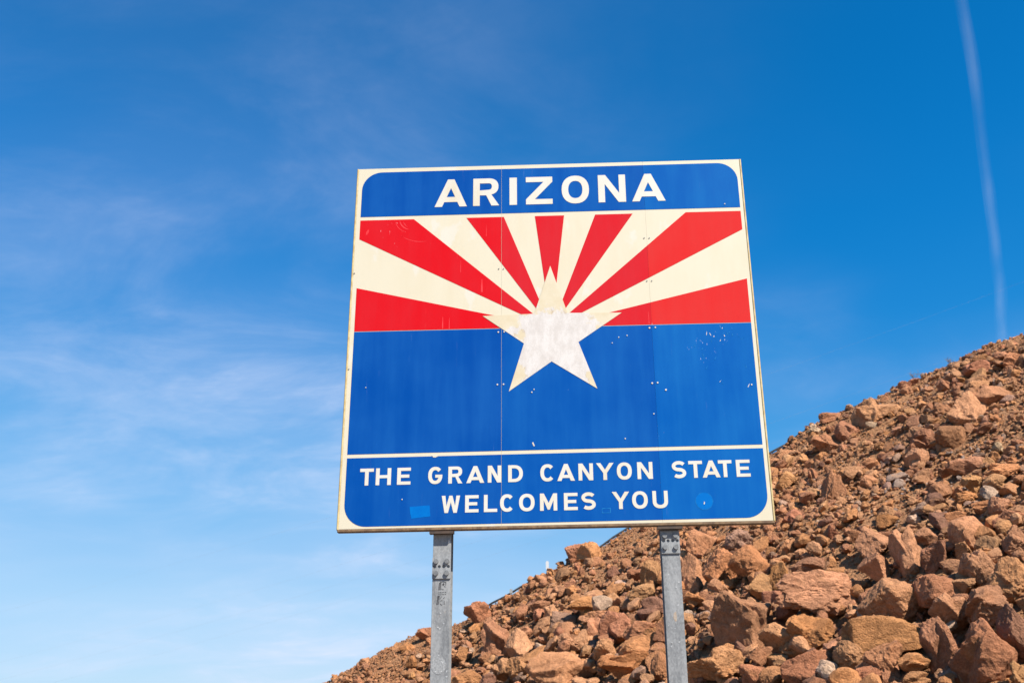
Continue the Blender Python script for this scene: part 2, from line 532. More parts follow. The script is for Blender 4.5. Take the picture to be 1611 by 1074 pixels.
# ------------------------------------------------------------------ the welcome sign
sign = link('welcome_sign', None, label='large blue, red and cream state welcome sign on two steel posts', category='road sign')
Z = lambda q: q + ZB
seams = (-0.300, 0.600)
edges = (-SW / 2, seams[0], seams[1], SW / 2)
gap = (0.0, 0.0011, 0.0004, 0.0)
backing = MB().box(-SW / 2 + 0.02, SW / 2 - 0.02, 0.012, 0.020, Z(0.02), Z(SH - 0.02)).build('backing_sheet', CREAM, sign)
for i in range(3):
    x0, x1 = edges[i] + 0.0003, edges[i + 1] - 0.0003
    MB().box(x0 + (0.006 if i == 0 else 0), x1 - (0.006 if i == 2 else 0), 0.0, 0.010, Z(0.004), Z(SH)).build('panel', CREAM, sign)
for s in (-1, 1):
    xa, xb = sorted((s * (SW / 2 - 0.0055), s * (SW / 2 + 0.006)))
    MB().box(xa, xb, -0.0025, 0.045, Z(0.0), Z(SH + 0.001), 0.003).build('edge_trim', TRIM, sign)
MB().box(-SW / 2 - 0.004, SW / 2 + 0.004, 0.0115, 0.045, Z(SH - 0.012), Z(SH + 0.0005)).build('top_rail', ALU, sign)
MB().box(-SW / 2 - 0.002, SW / 2 + 0.002, -0.001, 0.0455, Z(-0.012), Z(0.0035), 0.003).build('bottom_rail', RAIL, sign)
for z in (0.28, 1.12, 1.98):
    MB().box(-SW / 2 + 0.03, SW / 2 - 0.03, 0.0205, 0.0455, Z(z), Z(z + 0.05)).build('stringer', ALU, sign)


def clip(poly, x, keep_right):
    out = []
    for i, a in enumerate(poly):
        b = poly[(i + 1) % len(poly)]
        ia, ib = ((a[0] >= x) == keep_right), ((b[0] >= x) == keep_right)
        if ia:
            out.append(a)
        if ia != ib:
            k = (x - a[0]) / (b[0] - a[0])
            out.append((x, a[1] + k * (b[1] - a[1])))
    return out


def sheets(name, poly, mats, y0, y1):
    """one piece of film for each panel it runs over, with the seam left open"""
    for i in range(3):
        q = clip(poly, edges[i] + gap[i], True) if i else poly
        q = clip(q, edges[i + 1] - gap[i + 1], False) if (i < 2 and q) else q
        if len(q) > 2:
            MB().prism([[(x, Z(z)) for x, z in q]], y0, y1).build(name, mats[i], sign)


def arc(cx, cz, rx, rz, a0, a1, n=10):
    return [(cx + rx * math.cos(math.radians(a0 + (a1 - a0) * k / n)), cz + rz * math.sin(math.radians(a0 + (a1 - a0) * k / n))) for k in range(n + 1)]


XL, XR, RC = -1.188, 1.194, 0.125
sheets('blue_band', [(XL, 1.956), (XR, 1.958)] + arc(XR - RC, 2.276 - RC, RC, RC, 0, 90) + arc(XL + RC, 2.272 - RC, RC, RC, 90, 180), BLUE, -0.0012, 0.0004)
sheets('blue_field', [(XL, 0.431), (XR, 0.438), (XR, 1.1835), (XL, 1.1835)], BLUE, -0.0012, 0.0004)
sheets('blue_band', [(XL, 0.409), (XL, 0.016 + RC)] + arc(XL + RC, 0.016 + RC, RC, RC, 180, 270) + arc(XR - RC, 0.022 + RC, RC, RC, 270, 360) + [(XR, 0.416)], BLUE, -0.0012, 0.0004)
CZ, TOPZ = 1.178, 1.932


def ray_hit(deg):
    a = math.radians(deg)
    dx, dz = math.cos(a), math.sin(a)
    k = min(((XR if dx > 0 else XL) / dx) if abs(dx) > 1e-6 else 1e9, ((TOPZ - CZ) / dz) if dz > 1e-6 else 1e9)
    return (dx * k, CZ + dz * k)


step = 180.0 / 13
for k in range(0, 13, 2):                                  # seven red rays, six cream ones between
    a0, a1 = k * step, (k + 1) * step
    p0, p1 = ray_hit(a0), ray_hit(a1)
    poly = [(0.0, CZ)]
    if k == 0:
        poly = [(0.0, 1.187), (XR, 1.187), p1]
    elif k == 12:
        poly = [(0.0, 1.187), p0, (XL, 1.187)]
    else:
        poly.append(p0)
        for cxx, sx in ((XR, 1), (XL, -1)):
            ca = math.degrees(math.atan2(TOPZ - CZ, cxx))
            if a0 < ca < a1:
                poly.append((cxx, TOPZ))
        poly.append(p1)
    sheets('red_ray', poly, RED, -0.0010, 0.0004)

star_pts = [(-0.001, 1.588), (0.098, 1.274), (0.424, 1.268), (0.159, 1.086), (0.262, 0.793), (-0.003, 0.968), (-0.257, 0.788), (-0.166, 1.085), (-0.414, 1.267), (-0.102, 1.274)]
MB().prism([[(x, Z(z)) for x, z in star_pts]], -0.0028, 0.0004).build('star', STAR, sign)

# ---- lettering
ST = 0.215


def stroke(path, w):
    L, Rr = [], []
    n = len(path)
    for i in range(n):
        a, b = path[max(i - 1, 0)], path[min(i + 1, n - 1)]
        dx, dz = b[0] - a[0], b[1] - a[1]
        m = math.hypot(dx, dz)
        nx, nz = -dz / m * w / 2, dx / m * w / 2
        L.append((path[i][0] + nx, path[i][1] + nz))
        Rr.append((path[i][0] - nx, path[i][1] - nz))
    return L + Rr[::-1]


def sup(cx, cz, rx, rz, a0, a1, n=28, e=2.25):
    out = []
    for k in range(n + 1):
        a = math.radians(a0 + (a1 - a0) * k / n)
        c, s = math.cos(a), math.sin(a)
        out.append((cx + rx * math.copysign(abs(c) ** (2 / e), c), cz + rz * math.copysign(abs(s) ** (2 / e), s)))
    return out


def glyph(ch, w, t=ST):
    if ch == 'I':
        return [[(0, 0), (w, 0), (w, 1), (0, 1)]]
    if ch == 'T':
        c = w / 2
        return [[(c - t / 2, 0), (c + t / 2, 0), (c + t / 2, 1 - t * .9), (w, 1 - t * .9), (w, 1), (0, 1), (0, 1 - t * .9), (c - t / 2, 1 - t * .9)]]
    if ch == 'H':
        a, b = .5 - t * .42, .5 + t * .42
        return [[(0, 0), (t, 0), (t, a), (w - t, a), (w - t, 0), (w, 0), (w, 1), (w - t, 1), (w - t, b), (t, b), (t, 1), (0, 1)]]
    if ch == 'E':
        k = t * .86
        return [[(0, 0), (w, 0), (w, k), (t, k), (t, .5 - k / 2), (w * .90, .5 - k / 2), (w * .90, .5 + k / 2), (t, .5 + k / 2), (t, 1 - k), (w, 1 - k), (w, 1), (0, 1)]]
    if ch == 'L':
        return [[(0, 0), (w, 0), (w, t * .86), (t, t * .86), (t, 1), (0, 1)]]
    if ch == 'Z':
        k, d = t * .86, t * 1.35
        return [[(0, 0), (w, 0), (w, k), (d, k), (w, 1 - k), (w, 1), (0, 1), (0, 1 - k), (w - d, 1 - k), (0, k)]]
    if ch == 'N':
        q = t * 1.12
        return [[(0, 0), (t, 0), (t, 1 - t / (w - q)), (w - q, 0), (w, 0), (w, 1), (w - t, 1), (w - t, 1 - (w - t - q) / (w - q)), (q, 1), (0, 1)]]
    if ch == 'A':
        a, b, cb, ct = t * .50, t * 1.12, .17, .17 + t * .86
        m = w / 2 - a
        xi = lambda y: b + m * y
        return [[(0, 0), (b, 0), (xi(cb), cb), (w - xi(cb), cb), (w - b, 0), (w, 0), (w / 2 + a, 1), (w / 2 - a, 1)],
                [(xi(ct), ct), (w - xi(ct), ct), (w / 2, (w / 2 - b) / m)]]
    if ch == 'Y':
        b = t * 1.18
        return [[(w / 2 - t / 2, 0), (w / 2 + t / 2, 0), (w / 2 + t / 2, .41), (w, 1), (w - b, 1), (w / 2, .60), (b, 1), (0, 1), (w / 2 - t / 2, .41)]]
    if ch == 'W':
        return [[(.26 * w - .46 * t, 0), (.26 * w + .46 * t, 0), (w / 2, .62), (.74 * w - .46 * t, 0), (.74 * w + .46 * t, 0), (w, 1), (w - t, 1), (.735 * w, .40),
                 (w / 2 + .42 * t, 1), (w / 2 - .42 * t, 1), (.265 * w, .40), (t, 1), (0, 1)]]
    if ch == 'M':
        return [[(0, 0), (t, 0), (t, .60), (w / 2 - .06, .06), (w / 2 + .06, .06), (w - t, .60), (w - t, 0), (w, 0), (w, 1), (w - t * 1.05, 1), (w / 2, .45), (t * 1.05, 1), (0, 1)]]
    if ch == 'O':
        return [sup(w / 2, .5, w / 2, .51, 0, 360)[:-1], sup(w / 2, .5, w / 2 - t, .51 - t * .9, 0, 360)[:-1]]
    if ch == 'C':
        return [sup(w / 2, .5, w / 2, .51, 42, 318) + sup(w / 2, .5, w / 2 - t, .51 - t * .9, 322, 38)]
    if ch == 'G':
        return [sup(w / 2, .5, w / 2, .51, 40, 352) + [(w, .54), (w * .50, .54), (w * .50, .54 - t * .82), (w - t, .54 - t * .82)] + sup(w / 2, .5, w / 2 - t, .51 - t * .9, 318, 36)]
    if ch == 'D':
        r = w * .60
        return [[(0, 0)] + sup(w - r, .5, r, .5, -90, 90, 18) + [(0, 1)],
                [(t, t * .86)] + sup(w - r, .5, r - t, .5 - t * .86, -90, 90, 18) + [(t, 1 - t * .86)]]
    if ch == 'R':
        r, k = .30, t * .84
        b = t * 1.18
        xb = w * .97
        return [[(0, 0), (t, 0), (t, .38), (w * .50, .38), (w - b, 0), (w, 0), (w * .70, .405)] + sup(xb - r * 1.05, 1 - r, r * 1.05, r, -62, 90, 14) + [(0, 1)],
                [(t, .38 + k)] + sup(xb - r * 1.05, 1 - r, r * 1.05 - t, r - k, -90, 90, 10) + [(t, 1 - k)]]
    if ch == 'U':
        rz = .40
        return [[(0, 1)] + sup(w / 2, rz - .01, w / 2, rz, 180, 360, 20) + [(w, 1), (w - t, 1)] + sup(w / 2, rz - .01, w / 2 - t, rz - t * .9, 360, 180, 20) + [(t, 1)]]
    if ch == 'S':
        rx, rz = (w - t) / 2, (1.02 - t * .95) / 4
        up = [(w / 2 + rx * math.cos(math.radians(a)), .505 + rz + rz * math.sin(math.radians(a))) for a in range(28, 262, 13)]
        lo = [(w / 2 + rx * math.cos(math.radians(a)), .505 - rz + rz * math.sin(math.radians(a))) for a in range(80, -154, -13)]
        return [stroke(up + lo, t * .95)]


ROW1 = [('A', -.723, -.519), ('R', -.480, -.315), ('I', -.250, -.203), ('Z', -.146, .022), ('O', .080, .253), ('N', .311, .484), ('A', .522, .732)]
ROW2 = [('T', -1.108, -1.03), ('H', -1.017, -.93), ('E', -.895, -.818), ('G', -.718, -.637), ('R', -.603, -.522), ('A', -.5, -.398), ('N', -.378, -.301), ('D', -.262, -.178),
        ('C', -.079, .003), ('A', .017, .117), ('N', .138, .221), ('Y', .239, .339), ('O', .356, .441), ('N', .472, .559),
        ('S', .668, .749), ('T', .763, .841), ('A', .840, .941), ('T', .931, 1.008), ('E', 1.032, 1.111)]
ROW3 = [('W', -.638, -.534), ('E', -.505, -.429), ('L', -.399, -.324), ('C', -.308, -.228), ('O', -.201, -.113), ('M', -.083, .014), ('E', .052, .129), ('S', .150, .231),
        ('Y', .322, .42), ('O', .435, .523), ('U', .55, .636)]
for row, zb, zt, tilt, dy in ((ROW1, 2.014, 2.208, 0.003, 0.0), (ROW2, .2505, .348, 0.002, 0.0), (ROW3, .0838, .181, 0.002, 0.0)):
    for i, (ch, xa, xb) in enumerate(row):
        hgt = zt - zb
        base = zb + tilt * (xa + 0.3)
        loops = [[(xa + x * hgt, Z(base + z * hgt)) for x, z in lp] for lp in glyph(ch, (xb - xa) / hgt)]
        k = 0.0001 * (i % 2)
        MB().prism(loops, -0.0026 - k, -0.0008 + k).build('letter', LETTER, sign)

# ---- rivets, tape ghosts, sticker outlines, flaked spots
def disc(cx, cz, r, y0, y1, n=10):
    return MB().prism([[(cx + r * math.cos(2 * math.pi * k / n), Z(cz) + r * math.sin(2 * math.pi * k / n)) for k in range(n)]], y0, y1)


for (x, z, r) in ((-.319, 1.161, .0048), (-.284, 1.162, .0045), (-.324, .832, .0048), (-.288, .833, .0048), (-.109, .797, .0035), (-.122, .780, .0042),
                  (.586, 1.165, .0052), (.621, 1.167, .0045), (.584, .819, .0052), (.616, .821, .0050), (.662, .776, .0055), (1.163, .796, .0045), (.584, .633, .004),
                  (.412, .489, .0038), (1.099, 1.983, .0036), (-.862, .165, .0034), (-1.10, .832, .003), (.40, 1.11, .0033), (.36, 1.075, .003), (.45, 1.12, .0036)):
    disc(x, z, r, -0.0042, -0.0006).build('rivet', LETTER, sign)
for (x, z) in ((-.317, 1.577), (-.288, 1.576), (.584, 1.761), (.616, 1.760), (.587, 1.472), (.616, 1.472), (-1.207, 1.57), (-1.207, .95)):
    disc(x, z, .0034, -0.0040, -0.0006).build('rivet', BOLT, sign)
MB().prism([[(-.818, Z(.122)), (-.705, Z(.128)), (-.700, Z(.066)), (-.806, Z(.055)), (-.814, Z(.085))]], -0.0018, -0.0006).build('tape_mark', GHOST, sign)
bx0, bx1, bz0, bz1, bw = .264, .313, .064, .092, .0035
MB().prism([[(bx0, Z(bz0)), (bx1, Z(bz0)), (bx1, Z(bz1)), (bx0, Z(bz1))], [(bx0 + bw, Z(bz0 + bw)), (bx1 - bw, Z(bz0 + bw)), (bx1 - bw, Z(bz1 - bw)), (bx0 + bw, Z(bz1 - bw))]],
           -0.0018, -0.0006).build('sticker_outline', GHOST2, sign)
cc = [(.839 + .050 * math.cos(2 * math.pi * k / 36), Z(.120) + .050 * math.sin(2 * math.pi * k / 36)) for k in range(36)]
ci = [(.839 + .0478 * math.cos(2 * math.pi * k / 36), Z(.120) + .0478 * math.sin(2 * math.pi * k / 36)) for k in range(36)]
MB().prism([cc, ci], -0.0018, -0.0006).build('sticker_outline', GHOST2, sign)
cg = [(.839 + .0474 * math.cos(2 * math.pi * k / 36), Z(.120) + .0474 * math.sin(2 * math.pi * k / 36)) for k in range(36)]
MB().prism([cg], -0.0016, -0.0006).build('sticker_mark', GHOST, sign)
MB().prism([[(.834, Z(.104)), (.839, Z(.100)), (.842, Z(.110)), (.838, Z(.118))]], -0.0026, -0.0006).build('chip', LETTER, sign)
MB().prism([[(-.124, Z(.478)), (-.116, Z(.480)), (-.113, Z(.468)), (-.108, Z(.458)), (-.114, Z(.455)), (-.119, Z(.464))]], -0.0026, -0.0006).build('chip', LETTER, sign)
MB().prism([[(-.700, Z(.416)), (-.676, Z(.418)), (-.665, Z(.410)), (-.678, Z(.403)), (-.692, Z(.404))]], -0.0026, -0.0006).build('chip', LETTER, sign)
rs = random.Random(5)
for _ in range(30):                                        # the scraped patch at the upper corner of the blue field
    x, z = rs.choice(((.886, 1.03), (.90, 1.01), (1.03, 1.13), (1.10, 1.09), (.95, 1.08), (.985, 1.09)))
    x, z = x + rs.gauss(0, .022), z + rs.gauss(0, .030)
    if rs.random() < .25:
        x, z = rs.uniform(.86, 1.15), rs.uniform(.70, 1.12)
    ln, wd, a = rs.uniform(.005, .026), rs.uniform(.0012, .0032), rs.gauss(0.15, .35)
    if not (XL + .02 < x < XR - .02 and z + ln < 1.178):
        continue
    sx, cx_ = math.sin(a), math.cos(a)
    pts = [(x - wd, z), (x + wd * .6, z - ln * .1), (x + wd + ln * sx * .5, z + ln * cx_ * .5), (x + ln * sx, z + ln * cx_), (x - wd * .6 + ln * sx * .55, z + ln * cx_ * .6)]
    MB().prism([[(p_[0], Z(p_[1])) for p_ in pts]], -0.0020, -0.0006).build('scrape', GHOST2 if rs.random() < .75 else LETTER, sign)

# ---- scuffs rubbed into the red film
def scuff(cx, cz, r, a0, a1, wd, n=16):
    path = [(cx + r * math.cos(math.radians(a0 + (a1 - a0) * k / n)), Z(cz) + r * math.sin(math.radians(a0 + (a1 - a0) * k / n))) for k in range(n + 1)]
    L = []
    R_ = []
    for k, (x, z) in enumerate(path):
        w_ = wd * math.sin(math.pi * (k + .2) / (n + .4))
        a = math.radians(a0 + (a1 - a0) * k / n)
        L.append((x + w_ * math.cos(a), z + w_ * math.sin(a)))
        R_.append((x - w_ * math.cos(a), z - w_ * math.sin(a)))
    MB().prism([L + R_[::-1]], -0.0013, -0.0006).build('scuff', SCUFF, sign)


scuff(-0.865, 1.935, 0.075, 185, 262, .0038)
scuff(-0.870, 1.940, 0.100, 190, 255, .0022)
scuff(-0.855, 1.930, 0.062, 188, 240, .0018)
scuff(-0.80, 1.98, 0.205, 232, 282, .0020)
scuff(-1.28, 1.90, 0.15, -28, -12, .0070)
for (x, z0, z1, w_) in ((-.655, 1.192, 1.268, .0035), (-.615, 1.190, 1.262, .0022), (-.420, 1.425, 1.510, .0055), (-.552, 1.56, 1.64, .0016), (.585, 1.192, 1.272, .0022), (-.395, 1.80, 1.88, .0016)):
    MB().prism([[(x - w_, Z(z0)), (x + w_, Z(z0)), (x + w_ * .7, Z((z0 + z1) / 2)), (x + w_ * .3, Z(z1)), (x - w_ * .3, Z(z1)), (x - w_ * .8, Z((z0 + z1) / 2))]], -0.0013, -0.0006).build('scuff', SCUFF, sign)

# ---- posts: galvanised I-beams with a hinge plate under the sign
def post(x, plate_top, plate_bot, marks):
    fw_, yf, dp, tf = 0.101, 0.046, 0.104, 0.008
    p_ = MB().box(x - fw_ / 2, x + fw_ / 2, yf, yf + tf, -0.6, plate_bot + 0.018, 0.0012).build('post', GALV, sign)
    MB().box(x - fw_ / 2, x + fw_ / 2, yf + 0.0002, yf + tf, plate_bot + 0.0195, Z(SH - 0.25), 0.0012).build('flange', GALV, p_)
    MB().box(x - 0.0035, x + 0.0035, yf + tf, yf + dp - tf, -0.6, Z(SH - 0.25)).build('web', GALV, p_)
    MB().box(x - fw_ / 2, x + fw_ / 2, yf + dp - tf, yf + dp, -0.6, Z(SH - 0.25)).build('flange', GALV, p_)
    # hinge plate: perforated across its middle, two bolts above and two below
    zc = (plate_top + plate_bot) / 2
    y0, y1 = yf - 0.009, yf - 0.0004
    hw = 0.0515
    holes = [[(x + k * 0.0252 + 0.0088 * math.cos(a * math.pi / 5), zc + 0.008 + 0.0088 * math.sin(a * math.pi / 5)) for a in range(10)] for k in (-1.5, -.5, .5, 1.5)]
    MB().prism([[(x - hw, plate_bot), (x + hw, plate_bot), (x + hw, plate_top), (x - hw, plate_top)]] + holes, y0, y1).build('hinge_plate', PLATE, p_)
    for bx in (-0.030, 0.030):
        for bz in (0.036, -0.028):
            n = 6
            ring = lambda r, y, nn, ph=0.2: [(x + bx + r * math.cos(2 * math.pi * k / nn + ph), y, zc + bz + r * math.sin(2 * math.pi * k / nn + ph)) for k in range(nn)]
            MB().prism([[(q[0], q[2]) for q in ring(0.0135, 0, 14)]], y0 - 0.012, y0 + 0.0004).build('bolt', BOLT, p_)
    MB().box(x - 0.068, x + 0.068, 0.004, 0.0455, Z(-0.030), Z(-0.0122)).build('bracket', BRACK, p_)
    if marks:
        # torn black sticker with unreadable remains of its print, a round gum patch lower down
        zt = plate_bot - 0.016
        q = lambda pts, mat, nm: MB().prism([pts], yf - (0.0012 if nm != 'paint_fleck' else 0.0026), yf + 0.0004).build(nm, mat, p_)
        q([(x - .012, zt - .006), (x + .001, zt - .004), (x - .003, zt - .044), (x - .017, zt - .044)], INK, 'sticker_remains')
        q([(x - .019, zt - .076), (x - .007, zt - .075), (x - .011, zt - .120), (x - .025, zt - .124)], INK, 'sticker_remains')
        q([(x - .006, zt + .001), (x + .026, zt - .001), (x + .026, zt - .022), (x + .0238, zt - .022), (x + .0236, zt - .0035), (x - .006, zt - .002)], INK, 'sticker_remains')
        rr = random.Random(11)
        for (cx, cz, r, a0, a1, wd) in ((.012, -.014, .0030, 0, 340, .0058), (.010, -.034, .008, 200, 300, .0025), (.018, -.030, .004, 0, 140, .0025), (.008, -.090, .0095, 100, 190, .0025), (.014, -.084, .005, 250, 380, .0025), (.004, -.108, .006, 60, 150, .0025)):
            path = [(x + cx + r * math.cos(math.radians(a0 + (a1 - a0) * k / 12)), zt + cz + 1.15 * r * math.sin(math.radians(a0 + (a1 - a0) * k / 12))) for k in range(13)]
            q(stroke(path, wd), INK, 'sticker_remains')
        for row in (-.055, -.066):
            for k in range(5):
                q([(x - .014 + k * .009, zt + row), (x - .009 + k * .009 - .002 * (k % 2), zt + row), (x - .009 + k * .009, zt + row - .005), (x - .0135 + k * .009, zt + row - .0045)], INK, 'sticker_remains')
        for (cx, cz) in ((.016, -.106), (.016, -.116), (.002, -.122), (-.005, -.118)):
            q([(x + cx, zt + cz), (x + cx + .005, zt + cz + .001), (x + cx + .0045, zt + cz - .005), (x + cx + .001, zt + cz - .0055)], INK, 'sticker_remains')
        zg = plate_bot - 0.455
        ring_ = [(x - .006 + (.040 + .0012 * math.sin(5 * k)) * math.cos(2 * math.pi * k / 26), zg + .046 * math.sin(2 * math.pi * k / 26)) for k in range(26)]
        q(ring_, GUM, 'gum_patch')
        q([(x + .006, zg + .020), (x + .012, zg + .021), (x + .020, zg + .012), (x + .016, zg + .008)], FLECK, 'paint_fleck')
    else:
        MB().prism([[(x - .004, plate_bot - .32), (x + .010, plate_bot - .31), (x + .012, plate_bot - .36), (x + .002, plate_bot - .365), (x - .007, plate_bot - .345)]],
                   yf - 0.0008, yf + 0.0004).build('rust_stain', RUST, p_)
    rr = random.Random(int(x * 100))
    for _ in range(9):
        fx, fz, s = x + rr.uniform(-.04, .04), plate_bot - rr.uniform(.15, .55), rr.uniform(.002, .0055)
        MB().prism([[(fx - s, fz), (fx, fz - s * .6), (fx + s * 1.3, fz + s * .2), (fx + s * .5, fz + s * .9), (fx - s * .5, fz + s * .7)]], yf - 0.0019, yf - 0.0001).build('paint_fleck', FLECK, p_)


post(-0.636, Z(-0.158), Z(-0.272), True)
post(0.640, Z(-0.037), Z(-0.160), False)

# ------------------------------------------------------------------ rocks
def icosphere(sub):
    g = (1 + 5 ** 0.5) / 2
    v_ = [(-1, g, 0), (1, g, 0), (-1, -g, 0), (1, -g, 0), (0, -1, g), (0, 1, g), (0, -1, -g), (0, 1, -g), (g, 0, -1), (g, 0, 1), (-g, 0, -1), (-g, 0, 1)]
    f_ = [(0, 11, 5), (0, 5, 1), (0, 1, 7), (0, 7, 10), (0, 10, 11), (1, 5, 9), (5, 11, 4), (11, 10, 2), (10, 7, 6), (7, 1, 8),
          (3, 9, 4), (3, 4, 2), (3, 2, 6), (3, 6, 8), (3, 8, 9), (4, 9, 5), (2, 4, 11), (6, 2, 10), (8, 6, 7), (9, 8, 1)]
    v_ = [np.array(q, float) / np.linalg.norm(q) for q in v_]
    for _ in range(sub):
        cache, nf = {}, []

        def midp(a, b):
            k = (min(a, b), max(a, b))
            if k not in cache:
                m = v_[a] + v_[b]
                v_.append(m / np.linalg.norm(m))
                cache[k] = len(v_) - 1
            return cache[k]
        for a, b, c in f_:
            ab, bc, ca = midp(a, b), midp(b, c), midp(c, a)
            nf += [(a, ab, ca), (b, bc, ab), (c, ca, bc), (ab, bc, ca)]
        f_ = nf
    return np.array(v_), np.array(f_)


ICO = {k: icosphere(k) for k in (0, 1, 2, 3, 4)}


def rock_shape(seed, sub, sharp=20.0, rough=1.0):
    """a broken stone: a ball cut by random planes, its edges slightly worn, then roughened"""
    r = np.random.RandomState(seed)
    V, Fc = ICO[sub]
    npl = r.randint(7, 12)
    nn = r.normal(size=(npl, 3))
    nn /= np.linalg.norm(nn, axis=1)[:, None]
    dd = r.uniform(0.45, 0.95, npl)
    k = np.clip(V @ nn.T, 0, None) / dd
    k = np.concatenate([k, np.full((len(V), 1), 0.72)], 1)
    rad = (k ** sharp).sum(1) ** (-1.0 / sharp)
    if sub >= 2 and r.rand() < 0.7:                          # a second break, so that corners step and notch
        n2 = r.normal(size=(npl, 3))
        n2 /= np.linalg.norm(n2, axis=1)[:, None]
        k2 = np.clip(V @ n2.T, 0, None) / r.uniform(0.42, 0.95, npl)
        k2 = np.concatenate([k2, np.full((len(V), 1), 0.78)], 1)
        rad = np.maximum(rad, (k2 ** sharp).sum(1) ** (-1.0 / sharp))
    Q = V * rad[:, None]
    if rough > 0 and sub >= 3:
        o = r.uniform(-50, 50, 3)
        disp = np.empty(len(Q))
        for i, q in enumerate(Q):
            a = noise.noise(Vector(q * 1.7 + o)) * 0.07
            b = noise.noise(Vector(q * 4.3 - o)) * 0.055
            b2 = (0.5 - abs(noise.noise(Vector(q * 3.1 + 2 * o)))) * 0.07
            c = noise.noise(Vector(q * 10.0 + o)) * 0.030
            d = noise.noise(Vector(q * 22.0 + o)) * 0.016 if sub >= 4 else 0.0
            disp[i] = (a + b + b2 + c + d) * rough
        Q = Q * (1 + disp)[:, None]
    elif sub == 2:
        Q = Q * (1 + r.normal(0, 0.03, len(Q)))[:, None]
    elif sub < 2:
        Q = Q * (1 + r.normal(0, 0.10, len(Q)))[:, None]
    lo, hi = Q.min(0), Q.max(0)
    return (Q - (lo + hi) / 2) / ((hi - lo) / 2), Fc


def rot_z(a):
    c, s = math.cos(a), math.sin(a)
    return np.array([[c, -s, 0], [s, c, 0], [0, 0, 1]])


TONE = {'t': (0.402, 0.197, 0.098), 'o': (0.405, 0.181, 0.075), 'r': (0.343, 0.150, 0.077), 'b': (0.318, 0.148, 0.074), 'p': (0.205, 0.099, 0.061), 'y': (0.404, 0.202, 0.093), 'g': (0.287, 0.173, 0.115), 'l': (0.325, 0.167, 0.084), 'c': (0.445, 0.292, 0.193)}
TWORD = {'t': 'tan', 'o': 'orange', 'r': 'rust-red', 'b': 'brown', 'p': 'dark brown', 'y': 'ochre', 'g': 'greyish', 'l': 'dull brown', 'c': 'pale'}

